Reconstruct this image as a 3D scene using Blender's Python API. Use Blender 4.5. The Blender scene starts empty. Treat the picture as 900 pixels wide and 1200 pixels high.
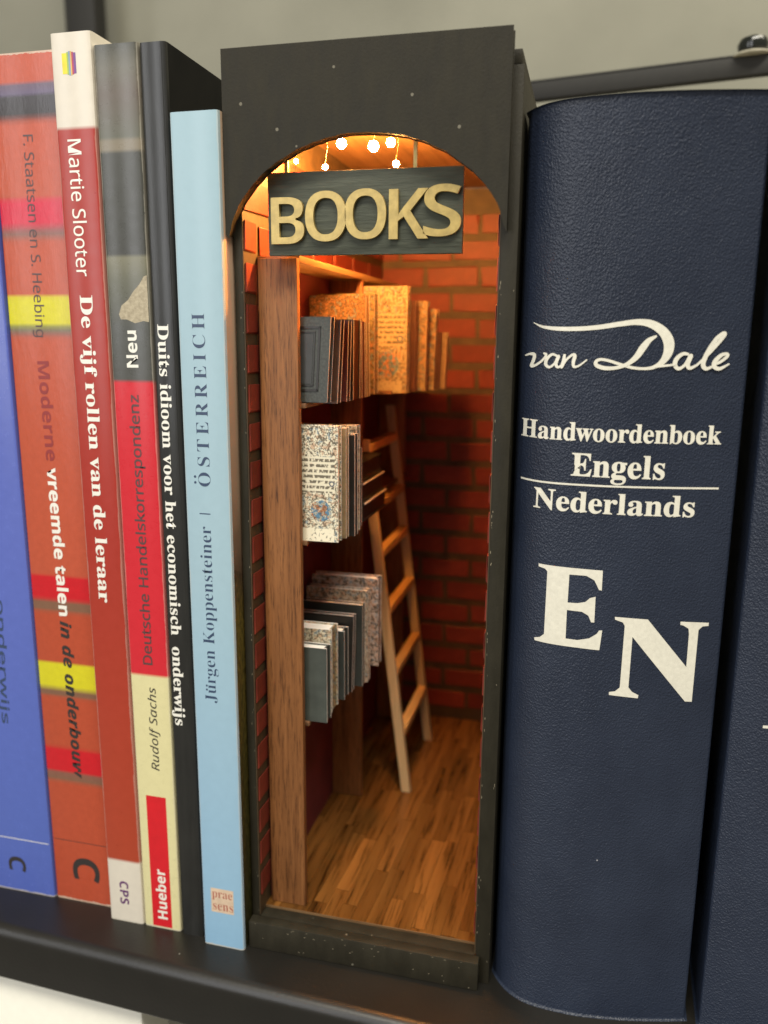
import bpy, bmesh, math, random
from mathutils import Vector, Matrix
from mathutils.geometry import tessellate_polygon
random.seed(7)
S = 0.01                      # everything below is written in centimetres
sc = bpy.context.scene
COL = sc.collection

# ------------------------------------------------------------ camera, light, exposure
cam = bpy.data.cameras.new("camera")
cam.sensor_fit = 'HORIZONTAL'; cam.sensor_width = 36.0; cam.lens = 958.75/900*36
cam.clip_start = 0.01; cam.clip_end = 20
co = bpy.data.objects.new("camera", cam); COL.objects.link(co)
yaw, pitch, roll = 0.27866, 0.20729, 0.00797
f = Vector((-math.sin(yaw), math.cos(yaw), 0)); r = Vector((math.cos(yaw), math.sin(yaw), 0)); u = Vector((0, 0, 1))
f2 = f*math.cos(pitch)-u*math.sin(pitch); u2 = u*math.cos(pitch)+f*math.sin(pitch)
r3 = r*math.cos(roll)+u2*math.sin(roll); u3 = u2*math.cos(roll)-r*math.sin(roll)
mw = Matrix((r3, u3, -f2)).transposed().to_4x4(); mw.translation = Vector((9.939, -19.879, 18.136))*S
co.matrix_world = mw
cam.dof.use_dof = True; cam.dof.focus_distance = 0.212; cam.dof.aperture_fstop = 14.0
sc.camera = co
sc.view_settings.view_transform = 'Standard'; sc.view_settings.look = 'None'
sc.view_settings.exposure = 0.0; sc.view_settings.gamma = 1.0
w = bpy.data.worlds.new("World"); sc.world = w; w.use_nodes = True
w.node_tree.nodes['Background'].inputs[0].default_value = (1.0, 0.92, 0.76, 1)
w.node_tree.nodes['Background'].inputs[1].default_value = 0.27

def area(name, loc, target, sx, sy, power, color):
    l = bpy.data.lights.new(name, 'AREA'); l.shape = 'RECTANGLE'; l.size = sx*S; l.size_y = sy*S
    l.energy = power; l.color = color
    o = bpy.data.objects.new(name, l); COL.objects.link(o); o.location = Vector(loc)*S
    o.rotation_euler = (Vector(target)-Vector(loc)).to_track_quat('-Z', 'Y').to_euler()
    return o
area("ceiling_lamp", (30, -75, 150), (5, 0, 12), 120, 30, 33.0, (1.0, 0.95, 0.83))
area("side_lamp", (-34, -105, 50), (5, 0, 12), 30, 90, 4.5, (0.96, 0.97, 1.0))
area("spine_gloss_fill", (-105, -100, 55), (-3, 0, 12), 26, 90, 4.0, (0.97, 0.98, 1.0))  # unseen area light added for gloss on the left spines
area("wall_gradient_fill", (48, 8, 74), (30, 38, 34), 30, 20, 2.6, (1.0, 0.93, 0.76))  # unseen fill added to brighten the back wall towards the right

# ------------------------------------------------------------ node helpers
class NT:
    def __init__(self, name, rough=0.5, metallic=0.0, spec=0.5):
        self.m = bpy.data.materials.new(name); self.m.use_nodes = True
        self.t = self.m.node_tree; self.b = self.t.nodes['Principled BSDF']
        self.b.inputs['Roughness'].default_value = rough; self.b.inputs['Metallic'].default_value = metallic
        self.b.inputs['Specular IOR Level'].default_value = spec
        self.tc = self.t.nodes.new('ShaderNodeTexCoord')
    def n(self, typ, **kw):
        x = self.t.nodes.new(typ)
        for k, v in kw.items(): setattr(x, k, v)
        return x
    def l(self, a, b): self.t.links.new(a, b)
    def mapped(self, scale=(1, 1, 1), loc=(0, 0, 0), rot=(0, 0, 0)):
        m = self.n('ShaderNodeMapping'); m.inputs['Scale'].default_value = scale; m.inputs['Location'].default_value = loc; m.inputs['Rotation'].default_value = rot
        self.l(self.tc.outputs['Object'], m.inputs['Vector']); return m.outputs[0]
    def noise(self, vec, scale, detail=4, rough=0.55):
        x = self.n('ShaderNodeTexNoise'); x.inputs['Scale'].default_value = scale; x.inputs['Detail'].default_value = detail; x.inputs['Roughness'].default_value = rough
        if vec is not None: self.l(vec, x.inputs['Vector'])
        return x.outputs['Fac']
    def ramp(self, fac, stops, interp='LINEAR'):
        x = self.n('ShaderNodeValToRGB'); cr = x.color_ramp; cr.interpolation = interp
        while len(cr.elements) < len(stops): cr.elements.new(0.5)
        for e, (p, c) in zip(cr.elements, stops):
            e.position = p
        for e, (p, c) in zip(cr.elements, stops):
            e.color = (*c, 1) if len(c) == 3 else c
        self.l(fac, x.inputs[0]); return x.outputs[0]
    def mix(self, fac, a, b, mode='MIX'):
        x = self.n('ShaderNodeMix', data_type='RGBA', blend_type=mode)
        for sock, v in ((x.inputs[0], fac), (x.inputs[6], a), (x.inputs[7], b)):
            if isinstance(v, (int, float)): sock.default_value = v
            elif isinstance(v, tuple): sock.default_value = (*v, 1) if len(v) == 3 else v
            else: self.l(v, sock)
        return x.outputs[2]
    def math(self, op, a, b=0.0, clamp=False):
        x = self.n('ShaderNodeMath', operation=op); x.use_clamp = clamp
        for i, v in enumerate((a, b)):
            if isinstance(v, (int, float)): x.inputs[i].default_value = v
            else: self.l(v, x.inputs[i])
        return x.outputs[0]
    def bump(self, h, dist=0.0002, strength=0.5, prev=None):
        x = self.n('ShaderNodeBump'); x.inputs['Distance'].default_value = dist; x.inputs['Strength'].default_value = strength
        self.l(h, x.inputs['Height'])
        if prev is not None: self.l(prev, x.inputs['Normal'])
        self.l(x.outputs[0], self.b.inputs['Normal']); return x.outputs[0]
    def color(self, c):
        if isinstance(c, tuple): self.b.inputs['Base Color'].default_value = (*c, 1)
        else: self.l(c, self.b.inputs['Base Color'])
    def rough(self, c): self.l(c, self.b.inputs['Roughness'])
    def specks(self, scale, size, keep=0.7, loc=(0, 0, 0)):
        v = self.n('ShaderNodeTexVoronoi'); v.inputs['Scale'].default_value = scale
        self.l(self.mapped(loc=loc), v.inputs['Vector'])
        sep = self.n('ShaderNodeSeparateColor'); self.l(v.outputs['Color'], sep.inputs[0])
        a = self.math('LESS_THAN', v.outputs['Distance'], self.math('MULTIPLY', sep.outputs[1], size))
        return self.math('MULTIPLY', a, self.math('GREATER_THAN', sep.outputs[0], keep))

def m_flat(name, c, rough=0.5, metallic=0.0, var=0.15, scale=300, spec=0.5, bump=0.00005):
    t = NT(name, rough, metallic, spec); nz = t.noise(t.mapped(), scale, 5)
    t.color(t.ramp(nz, [(0.3, tuple(x*(1-var) for x in c)), (0.7, tuple(min(1, x*(1+var)) for x in c))]))
    if bump: t.bump(nz, bump, 0.5)
    return t.m
def m_wood(name, dark, light, axis=2, rough=0.5, grain=700, pores=True, ratio=0.05):
    t = NT(name, rough, spec=0.35)
    sc3 = [1.0, 1.0, 1.0]; sc3[axis] = ratio
    oi = t.n('ShaderNodeObjectInfo')
    mp = t.mapped(scale=tuple(sc3))
    add = t.n('ShaderNodeVectorMath', operation='ADD'); t.l(mp, add.inputs[0])
    cmb = t.n('ShaderNodeCombineXYZ'); t.l(t.math('MULTIPLY', oi.outputs['Random'], 3.0), cmb.inputs[0]); t.l(oi.outputs['Random'], cmb.inputs[1])
    t.l(cmb.outputs[0], add.inputs[1]); v = add.outputs[0]
    big = t.noise(v, grain*0.25, 6, 0.6); fine = t.noise(v, grain, 4, 0.7)
    c1 = t.ramp(big, [(0.25, dark), (0.55, tuple((a+b)/2 for a, b in zip(dark, light))), (0.8, light)])
    c2 = t.ramp(fine, [(0.34, tuple(x*0.35 for x in dark)), (0.48, (1, 1, 1))])
    col = t.mix(0.65 if pores else 0.25, c1, c2, 'MULTIPLY')
    hs = t.n('ShaderNodeHueSaturation'); t.l(col, hs.inputs['Color']); t.l(t.math('ADD', t.math('MULTIPLY', oi.outputs['Random'], 0.5), 0.78), hs.inputs['Value'])
    t.color(hs.outputs[0]); t.bump(fine, 0.00012, 0.5)
    return t.m
def m_blackpaint():
    t = NT("black_paint_on_wood", 0.6, spec=0.2)
    a = t.noise(t.mapped(scale=(1, 1, 0.35)), 220, 6, 0.65); b = t.noise(t.mapped(), 1400, 3)
    base = t.ramp(a, [(0.3, (0.019, 0.0165, 0.0105)), (0.7, (0.031, 0.027, 0.017))])
    sp = t.specks(150, 0.06, 0.80); sp2 = t.specks(420, 0.17, 0.86, (0.3, 0.1, 0.2))
    col = t.mix(t.math('MAXIMUM', sp, sp2), base, (0.17, 0.155, 0.115)); t.color(col)
    t.rough(t.math('ADD', t.math('MULTIPLY', a, 0.3), 0.42))
    n1 = t.bump(a, 0.0003, 0.5); t.bump(b, 0.00012, 0.5, n1); return t.m
def m_leather():
    t = NT("navy_leatherette", 0.42, spec=0.5)
    v = t.n('ShaderNodeTexVoronoi'); v.inputs['Scale'].default_value = 2700; v.feature = 'SMOOTH_F1'
    mp = t.mapped(scale=(1, 1, 0.8)); wr = t.n('ShaderNodeVectorMath', operation='MULTIPLY_ADD')
    nzc = t.n('ShaderNodeTexNoise'); nzc.inputs['Scale'].default_value = 500; t.l(mp, nzc.inputs['Vector'])
    t.l(nzc.outputs['Color'], wr.inputs[0]); wr.inputs[1].default_value = (0.0006,)*3; t.l(mp, wr.inputs[2]); t.l(wr.outputs[0], v.inputs['Vector'])
    nz = t.noise(mp, 60, 4); fine = t.noise(mp, 1500, 3)
    base = t.ramp(nz, [(0.3, (0.0125, 0.0185, 0.036)), (0.7, (0.018, 0.026, 0.048))])
    sp = t.specks(110, 0.06, 0.85); t.color(t.mix(sp, base, (0.3, 0.3, 0.32)))
    t.rough(t.math('ADD', t.math('MULTIPLY', nz, 0.2), 0.33))
    n1 = t.bump(t.math('ADD', v.outputs['Distance'], t.math('MULTIPLY', fine, 0.5)), 0.00022, 0.8); return t.m
def m_zbands(name, stops, height, rough=0.3, tilt=0.0, soft_noise=0.0, mottled=0.06, wd=None):
    """flat print on a spine: colours change up the spine (z), as printed"""
    t = NT(name, rough, spec=0.5)
    sep = t.n('ShaderNodeSeparateXYZ'); t.l(t.tc.outputs['Object'], sep.inputs[0])
    z = t.math('MULTIPLY', t.math('ADD', sep.outputs[2], t.math('MULTIPLY', sep.outputs[0], tilt)), 1/(height*S))
    if soft_noise: z = t.math('ADD', z, t.math('MULTIPLY', t.math('SUBTRACT', t.noise(t.mapped(), 60, 3), 0.5), soft_noise))
    c = t.ramp(z, stops)
    nz = t.noise(t.mapped(), 350, 5)
    wear = t.math('LESS_THAN', z, t.math('MULTIPLY', t.noise(t.mapped(), 600, 4), 0.0034)); c = t.mix(t.math('MULTIPLY', wear, 0.75), c, (0.6, 0.55, 0.45))
    if wd:      # rubbed paper showing along both folds of the spine
        e = t.math('MULTIPLY', t.noise(t.mapped(scale=(1, 1, 0.15)), 500, 5, 0.7), 0.0011)
        wl = t.math('MAXIMUM', t.math('LESS_THAN', sep.outputs[0], t.math('ADD', e, 0.0)), t.math('GREATER_THAN', sep.outputs[0], t.math('SUBTRACT', wd*S, e)))
        c = t.mix(t.math('MULTIPLY', wl, 0.28), c, (0.62, 0.57, 0.47))
    c = t.mix(1.0, c, t.ramp(nz, [(0.3, (1-mottled,)*3), (0.7, (1.0,)*3)]), 'MULTIPLY')
    sp = t.specks(170, 0.07, 0.9); t.color(t.mix(sp, c, (0.6, 0.58, 0.5)))
    t.bump(nz, 0.00006, 0.4); t.rough(t.math('ADD', t.math('MULTIPLY', nz, 0.15), rough-0.07))
    return t.m
def m_illum(name, wcm, hcm, base=(0.72, 0.64, 0.46), ink=(0.05, 0.035, 0.02), full=True, seed=0.0, xo=0.0):
    """printed manuscript page: flourishes, text rows, coloured roundel"""
    t = NT(name, 0.55, spec=0.3)
    sep = t.n('ShaderNodeSeparateXYZ'); t.l(t.tc.outputs['Object'], sep.inputs[0])
    uu = t.math('MULTIPLY', t.math('SUBTRACT', sep.outputs[0], xo*S), 1/(wcm*S)); vv = t.math('MULTIPLY', sep.outputs[2], 1/(hcm*S))
    mp = t.mapped(loc=(seed, seed*2, seed*3)); sf = 0.65+((seed*0.37) % 1)*0.7 if not full else 1.0
    n1 = t.noise(mp, 1150*sf, 3, 0.6); n2 = t.noise(t.mapped(loc=(seed+3, 1, 2)), 480, 3, 0.5); n3 = t.noise(t.mapped(loc=(9, seed, 5)), 650, 2, 0.5)
    vor = t.n('ShaderNodeTexVoronoi'); vor.inputs['Scale'].default_value = 900; vor.feature = 'DISTANCE_TO_EDGE'; t.l(mp, vor.inputs['Vector'])
    curl = t.noise(t.mapped(loc=(seed, 7, 3)), 800*sf, 1.5, 0.6)
    scrib = t.math('MULTIPLY', t.math('LESS_THAN', t.math('ABSOLUTE', t.math('SUBTRACT', curl, 0.5)), 0.036), t.math('GREATER_THAN', n2, 0.40))
    scrib = t.math('MAXIMUM', scrib, t.math('GREATER_THAN', n1, 0.585))
    base_c = t.mix(t.math('MULTIPLY', t.math('GREATER_THAN', n3, 0.56), 0.55), base, (0.45, 0.20, 0.09))
    base_c = t.mix(t.math('MULTIPLY', t.math('LESS_THAN', n3, 0.40), 0.65), base_c, (0.12, 0.22, 0.30))
    orn = t.mix(t.math('MULTIPLY', scrib, 0.82), base_c, ink)
    if full:
        rows = t.math('GREATER_THAN', t.math('SINE', t.math('MULTIPLY', vv, 135.0)), -0.15)
        lett = t.math('GREATER_THAN', t.noise(t.mapped(scale=(1, 1, 0.45), loc=(seed, 0, 0)), 1500, 2), 0.46)
        txt = t.mix(t.math('MULTIPLY', t.math('MULTIPLY', rows, lett), 0.85), base, ink)
        def band(x, a, b): return t.math('MULTIPLY', t.math('GREATER_THAN', x, a), t.math('LESS_THAN', x, b))
        ztxt = t.math('MULTIPLY', band(vv, 0.43, 0.74), t.math('LESS_THAN', uu, 0.93))
        # ring initial
        def ring(cx, cy, rad, asp):
            dx = t.math('SUBTRACT', uu, cx); dy = t.math('MULTIPLY', t.math('SUBTRACT', vv, cy), asp)
            return t.math('SQRT', t.math('ADD', t.math('MULTIPLY', dx, dx), t.math('MULTIPLY', dy, dy)))
        asp = hcm/wcm
        q = ring(0.84, 0.51, 0, asp); zq = t.math('LESS_THAN', q, 0.085); qr = band(q, 0.045, 0.078)
        rd = ring(0.52, 0.27, 0, asp); zr = t.math('LESS_THAN', rd, 0.0)
        dx = t.math('SUBTRACT', uu, 0.52); dy = t.math('MULTIPLY', t.math('SUBTRACT', vv, 0.27), asp)
        rd = t.math('SQRT', t.math('ADD', t.math('MULTIPLY', dx, dx), t.math('MULTIPLY', dy, dy)))
        inr = t.math('LESS_THAN', rd, 0.30)
        blue = t.mix(t.math('GREATER_THAN', n2, 0.52), (0.10, 0.21, 0.30), (0.45, 0.19, 0.09))
        round_c = t.mix(t.math('MULTIPLY', t.math('GREATER_THAN', n1, 0.54), 0.9), blue, base)
        round_c = t.mix(t.math('MULTIPLY', scrib, 0.6), round_c, ink)
        c = t.mix(ztxt, orn, txt); c = t.mix(zq, c, t.mix(qr, base, (0.06, 0.07, 0.10)))
        c = t.mix(inr, c, round_c)
        bot = t.math('MULTIPLY', t.math('LESS_THAN', vv, 0.115), t.math('LESS_THAN', uu, 0.9))
        c = t.mix(bot, c, t.mix(t.math('MULTIPLY', t.math('GREATER_THAN', n1, 0.60), 0.8), tuple(min(1, x*1.12) for x in base), ink))
    else: c = orn
    t.color(c); t.bump(n1, 0.00005, 0.3); return t.m

M = {}
M['black'] = m_blackpaint()
M['leather'] = m_leather()
M['shelf'] = (lambda t: (t.color(t.mix(t.specks(120, 0.06, 0.66), t.ramp(t.noise(t.mapped(), 40, 4), [(0.3, (0.0095, 0.0088, 0.0072)), (0.7, (0.0145, 0.013, 0.0105))]), (0.35, 0.34, 0.3))),
              t.bump(t.noise(t.mapped(), 900, 3), 0.00010, 0.45), t.m)[-1])(NT("black_powder_coat", 0.36, spec=0.5))
def m_wall():
    t = NT("beige_wall", 0.8, spec=0.2); nz = t.noise(t.mapped(), 12, 5)
    t.color(t.ramp(nz, [(0.3, (0.205, 0.20, 0.16)), (0.7, (0.25, 0.243, 0.195))])); t.bump(t.noise(t.mapped(), 300, 3), 0.0003, 0.4); return t.m
M['wall'] = m_wall()
M['grey_metal'] = m_flat("dark_grey_metal", (0.009, 0.008, 0.006), 0.7, 0.0)
M['cream'] = m_flat("cream_lacquer", (0.88, 0.86, 0.76), 0.45, var=0.02, bump=0.00001)
M['board'] = m_wood("brown_stained_board", (0.20, 0.074, 0.022), (0.43, 0.178, 0.058), 2, 0.5, 2600)
M['inner_wood'] = m_wood("bookcase_wood", (0.10, 0.045, 0.02), (0.24, 0.12, 0.055), 1, 0.55, 800)
M['light_board'] = m_wood("pale_shelf_wood", (0.28, 0.16, 0.07), (0.45, 0.28, 0.13), 1, 0.5, 800, False)
M['ladder'] = m_wood("pale_ladder_wood", (0.56, 0.41, 0.21), (0.70, 0.54, 0.31), 2, 0.55, 700, False)
M['rung'] = m_wood('lamp_tinted_rung', (0.62, 0.36, 0.12), (0.76, 0.48, 0.18), 1, 0.5, 700, False)  # orange lamp glow painted into the rung wood
M['plank'] = m_wood("varnished_floor_wood", (0.085, 0.032, 0.007), (0.27, 0.115, 0.026), 1, 0.24, 520, True, 0.06)
M['maroon'] = m_flat("maroon_paint", (0.14, 0.018, 0.022), 0.6, var=0.25, scale=80)
def m_brick():
    t = NT("red_brick_paint", 0.5, spec=0.35)
    oi = t.n('ShaderNodeObjectInfo'); nz = t.noise(t.mapped(), 130, 5, 0.65); f1 = t.noise(t.mapped(scale=(0.3, 1, 1)), 900, 3)
    c = t.ramp(t.math('ADD', t.math('MULTIPLY', nz, 0.8), t.math('MULTIPLY', oi.outputs['Random'], 0.2)), [(0.3, (0.12, 0.018, 0.011)), (0.6, (0.20, 0.030, 0.017)), (0.8, (0.25, 0.046, 0.022))])
    t.color(c); n1 = t.bump(nz, 0.0003, 0.4); t.bump(f1, 0.0001, 0.4, n1); return t.m
M['brick'] = m_brick()
M['mortar'] = m_flat("olive_mortar_paint", (0.062, 0.038, 0.016), 0.6, var=0.35, scale=160, bump=0.0003)
M['brass'] = m_flat("gold_paint", (0.43, 0.31, 0.095), 0.34, 0.25, var=0.18, scale=500, bump=0.0001)
M['signwood'] = (lambda t: (t.color(t.ramp(t.noise(t.mapped(scale=(0.12, 1, 1)), 900, 5, 0.65), [(0.3, (0.045, 0.050, 0.036)), (0.7, (0.085, 0.092, 0.066))])),
              t.bump(t.noise(t.mapped(scale=(0.12, 1, 1)), 900, 5, 0.65), 0.0004, 0.6), t.m)[-1])(NT("weathered_dark_sign_wood", 0.6, spec=0.3))
M['paper'] = m_flat("white_paper_edge", (0.84, 0.80, 0.72), 0.7, var=0.08)
def m_pages():
    t = NT("page_block", 0.8, spec=0.2)
    st = t.noise(t.mapped(scale=(1, 0.02, 0.02)), 3500, 3)
    t.color(t.ramp(st, [(0.3, (0.42, 0.37, 0.27)), (0.7, (0.72, 0.66, 0.53))])); t.bump(st, 0.0001, 0.5); return t.m
M['pages'] = m_pages()
M['white_print'] = m_flat("white_print", (0.82, 0.80, 0.72), 0.35, var=0.03, bump=0)
M['silver_print'] = m_flat("cream_foil_print", (0.74, 0.71, 0.60), 0.38, var=0.07, scale=900, bump=0.00003)
M['black_print'] = m_flat("black_print", (0.035, 0.03, 0.028), 0.35, var=0.05, bump=0)
M['grey_print'] = m_flat("dark_grey_print", (0.085, 0.05, 0.05), 0.4, var=0.05, bump=0)
M['navy_print'] = m_flat("navy_print", (0.035, 0.06, 0.12), 0.4, var=0.05, bump=0)
M['darkred_print'] = m_flat("dark_red_print", (0.27, 0.03, 0.028), 0.4, var=0.05, bump=0)
M['brown_print'] = m_flat("red_brown_print", (0.42, 0.14, 0.10), 0.4, var=0.05, bump=0)
M['purple_print'] = m_flat("purple_print", (0.12, 0.035, 0.14), 0.4, var=0.05, bump=0)
def emit(name, c, s):
    t = NT(name); t.b.inputs['Emission Color'].default_value = (*c, 1); t.b.inputs['Emission Strength'].default_value = s; t.color(c); return t.m
M['bulb'] = emit("glowing_bulb", (1.0, 0.43, 0.10), 3200)
M['wire'] = m_flat("copper_wire", (0.16, 0.07, 0.03), 0.5, 0.3)

# ------------------------------------------------------------ object helpers
class Frame:
    def __init__(s, x, y, z, deg): s.o = Vector((x, y, z)); s.a = math.radians(deg); s.R = Matrix.Rotation(s.a, 3, 'Z')
    def world(s, p): return s.o + s.R @ Vector(p)
WF = Frame(0, 0, 0, 0)
NK = Frame(0.10, -0.15, 0, 2.0)      # the book nook stands turned two degrees on the shelf
def tag(o, label=None, cat=None, group=None, kind=None):
    if label: o['label'] = label
    if cat: o['category'] = cat
    if group: o['group'] = group
    if kind: o['kind'] = kind
    return o
class T:
    """a thing: an Empty at its base; parts are written in the frame's centimetres"""
    def __init__(s, name, label, cat, fr, base, group=None):
        s.fr = fr; s.b = Vector(base); e = bpy.data.objects.new(name, None); COL.objects.link(e); e.empty_display_size = 0.01
        e.location = fr.world(base)*S; e.rotation_euler = (0, 0, fr.a); s.e = e; tag(e, label, cat, group)
def link(name, bm, mats, th=None, parent=None, smooth=False, bevel=0, angle=30, seg=2, off=None):
    """bm in frame cm -> ONE mesh object (local to the thing's base)"""
    if bevel:
        bmesh.ops.remove_doubles(bm, verts=bm.verts, dist=1e-5)
        ed = [e for e in bm.edges if len(e.link_faces) == 2 and e.calc_face_angle(0) > math.radians(angle)]
        bmesh.ops.bevel(bm, geom=ed, offset=bevel, segments=seg, profile=0.5, affect='EDGES', clamp_overlap=True)
    b = th.b if th else Vector((0, 0, 0))
    if off is not None: b = Vector(off)
    for v in bm.verts: v.co = (v.co-b)*S
    bmesh.ops.recalc_face_normals(bm, faces=bm.faces)
    me = bpy.data.meshes.new(name); bm.to_mesh(me); bm.free()
    for m in (mats if isinstance(mats, (list, tuple)) else [mats]): me.materials.append(m)
    if smooth or bevel:
        for p in me.polygons: p.use_smooth = True
        try: me.set_sharp_from_angle(angle=math.radians(40))
        except Exception: pass
    o = bpy.data.objects.new(name, me); COL.objects.link(o)
    if parent is not None: o.parent = parent
    elif th: o.parent = th.e
    if off is not None and (parent is not None or th): o.location = (Vector(off)-(th.b if th else Vector((0, 0, 0))))*S
    return o
def box(bm, x0, x1, y0, y1, z0, z1, mi=0, jit=0):
    vs = [bm.verts.new((x+random.uniform(-jit, jit), y+random.uniform(-jit, jit), z+random.uniform(-jit, jit))) for x in (x0, x1) for y in (y0, y1) for z in (z0, z1)]
    out = []
    for q in ((0, 1, 3, 2), (4, 6, 7, 5), (0, 4, 5, 1), (2, 3, 7, 6), (0, 2, 6, 4), (1, 5, 7, 3)):
        fa = bm.faces.new([vs[i] for i in q]); fa.material_index = mi; out.append(fa)
    return vs, out
def bx(*a, **k):
    bm = bmesh.new(); box(bm, *a, **k); return bm
def prism(bm, pts, a0, a1, axis):
    """closed outline extruded along axis: 'y' (pts x,z) or 'z' (pts x,y) or 'x' (pts y,z)"""
    def P(p, a): return {'y': (p[0], a, p[1]), 'z': (p[0], p[1], a), 'x': (a, p[0], p[1])}[axis]
    A = [bm.verts.new(P(p, a0)) for p in pts]; B = [bm.verts.new(P(p, a1)) for p in pts]
    n = len(pts); bm.faces.new(A); bm.faces.new(B[::-1])
    for i in range(n): bm.faces.new((A[i], A[(i+1) % n], B[(i+1) % n], B[i]))
def tube(bm, pts, rad, n=8):
    rings = []
    for i, p in enumerate(pts):
        p = Vector(p); d = (Vector(pts[min(i+1, len(pts)-1)])-Vector(pts[max(i-1, 0)])).normalized()
        a = d.orthogonal().normalized(); b = d.cross(a); rr = rad[i] if isinstance(rad, list) else rad
        rings.append([bm.verts.new(p+(a*math.cos(t)+b*math.sin(t))*rr) for t in [2*math.pi*k/n for k in range(n)]])
    for A, B in zip(rings, rings[1:]):
        for k in range(n): bm.faces.new((A[k], A[(k+1) % n], B[(k+1) % n], B[k]))
    bm.faces.new(rings[0][::-1]); bm.faces.new(rings[-1])
def cyl(bm, c, axis, rad, a0, a1, n=20):
    e = {'x': Vector((1, 0, 0)), 'y': Vector((0, 1, 0)), 'z': Vector((0, 0, 1))}[axis]; c = Vector(c)
    tube(bm, [c+e*a0, c+e*a1], rad, n)
# lettering: flat print made from the built-in face
STY = {'serif': (0x1D400, 0x1D41A), 'sansb': (0x1D5D4, 0x1D5EE), 'sansi': (0x1D608, 0x1D622), 'sans': (0x1D5A0, 0x1D5BA),
       'bi': (0x1D63C, 0x1D656), 'plain': None}
KEEP = bpy.data.curves.new('font_keeper', 'FONT'); KEEP.body = 'a'+chr(0x1D41A)+chr(0x1D5EE)
def glyphs(body, style, offset=0.0, extrude=0.0, spacing=1.0):
    s = ''
    k = STY[style]
    for c in body:
        if k and 'A' <= c <= 'Z': s += chr(k[0]+ord(c)-65)
        elif k and 'a' <= c <= 'z': s += chr(k[1]+ord(c)-97)
        else: s += c
    cu = bpy.data.curves.new('tmp', 'FONT'); cu.body = s; cu.size = 1; cu.offset = offset; cu.extrude = extrude; cu.space_character = spacing
    cu.resolution_u = 5
    o = bpy.data.objects.new('tmp', cu); me = bpy.data.meshes.new_from_object(o)
    bm = bmesh.new(); bm.from_mesh(me); bpy.data.objects.remove(o); bpy.data.curves.remove(cu); bpy.data.meshes.remove(me)
    return bm
def surf(bm, yf, step=0.12):
    """drape a flat print (x,z) on the front surface y=yf(x)"""
    bmesh.ops.triangulate(bm, faces=bm.faces)
    xs = [v.co.x for v in bm.verts]; x = math.floor(min(xs)/step)*step
    while x < max(xs):
        g = list(bm.verts)+list(bm.edges)+list(bm.faces)
        bmesh.ops.bisect_plane(bm, geom=g, plane_co=(x, 0, 0), plane_no=(1, 0, 0), dist=1e-6); x += step
    for v in bm.verts: v.co.y = yf(v.co.x)
def text(th, body, style, mat, p0, p1, h, offset=0.0, name='title_lettering', y=-0.006, spacing=1.0, yf=None, parent=None, dots=(), label=None):
    bm = glyphs(body, style, offset, 0, spacing)
    X = [v.co.x for v in bm.verts]; Y = [v.co.y for v in bm.verts]
    bx0, bx1, by0, by1 = min(X), max(X), min(Y), max(Y)
    P0 = Vector(p0); P1 = Vector(p1); d = (P1-P0); L = d.length; d.normalize(); up = Vector((-d.y, d.x))
    q = bm.faces
    for v in bm.verts:
        a = (v.co.x-bx0)/(bx1-bx0)*L; b = ((v.co.y-by0)/(by1-by0)-0.5)*h
        w2 = P0+d*a+up*b; v.co = (w2.x, y, w2.y)
    for (a, b, rr) in dots:        # diaeresis: a along, b across (cm)
        c = P0+d*a+up*b; vs = [bm.verts.new((c.x+rr*math.cos(t), y, c.y+rr*math.sin(t))) for t in [k*math.pi/5 for k in range(10)]]; bm.faces.new(vs)
    if yf: surf(bm, lambda x: yf(x)-0.012)
    o = link(name, bm, mat, th, parent)
    if label: o['label'] = label
    return o
def panel(th, x0, x1, z0, z1, mat, name='printed_panel', y=-0.003):
    bm = bmesh.new(); bm.faces.new([bm.verts.new(p) for p in ((x0, y, z0), (x1, y, z0), (x1, y, z1), (x0, y, z1))])
    return link(name, bm, mat, th)

# ------------------------------------------------------------ setting: wall behind, shelf, frame
bm = bx(-120, 120, 38, 40, -80, 150); tag(link('wall', bm, M['wall']), kind='structure')
sh = []
for k in range(9):
    t = k/8*math.pi/2; sh.append((-1.32-0.36*math.sin(t), -0.36+0.36*math.cos(t)))
prof = [(18, 0.0)]+sh+[(-1.68, -1.72), (-1.62, -1.82), (-1.45, -1.85), (-1.38, -1.75), (-1.38, -0.4), (-1.2, -0.25), (18, -0.25)]
bm = bmesh.new(); prism(bm, prof, -45, 45, 'x')
o = tag(link('shelf', bm, M['shelf'], smooth=True), 'black metal shelf with a rounded front lip that carries all the books', 'shelf')
th = T('crossbar', 'dark blurred metal bar running behind the big navy dictionary', 'metal bar', Frame(6.15, 17.1, 28.0, -8.9), (0, 0, 0))
link('rail', bx(-21.5, 14, 0, 0.5, -0.06, 0.62), M['grey_metal'], th, bevel=0.05)
link('flange', bx(-21.5, 14, 0.0, 1.6, 0.62, 0.70), M['grey_metal'], th, bevel=0.02)
th = T('dark_upright', 'dark blurred upright bar behind the tall white topped book', 'post', WF, (-27.6, 34.0, -40))  # dark vertical bar in front of the wall
link('post', bx(-28.8, -26.4, 34, 35.5, -40, 80), M['grey_metal'], th, bevel=0.15)
th = T('screw_knob', 'small black knob on a clear washer sitting on the dark bar at upper right', 'knob', WF, (13.86, 16.2, 28.65))
bm = bmesh.new(); tube(bm, [(13.86, 16.2, 28.75), (13.86, 16.2, 28.86), (13.86, 16.2, 29.05), (13.86, 16.2, 29.25), (13.86, 16.2, 29.36)], [0.34, 0.52, 0.56, 0.46, 0.2], 20)
link('knob', bm, m_flat("glossy_black_plastic", (0.01, 0.012, 0.01), 0.15), th, smooth=True)
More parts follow.
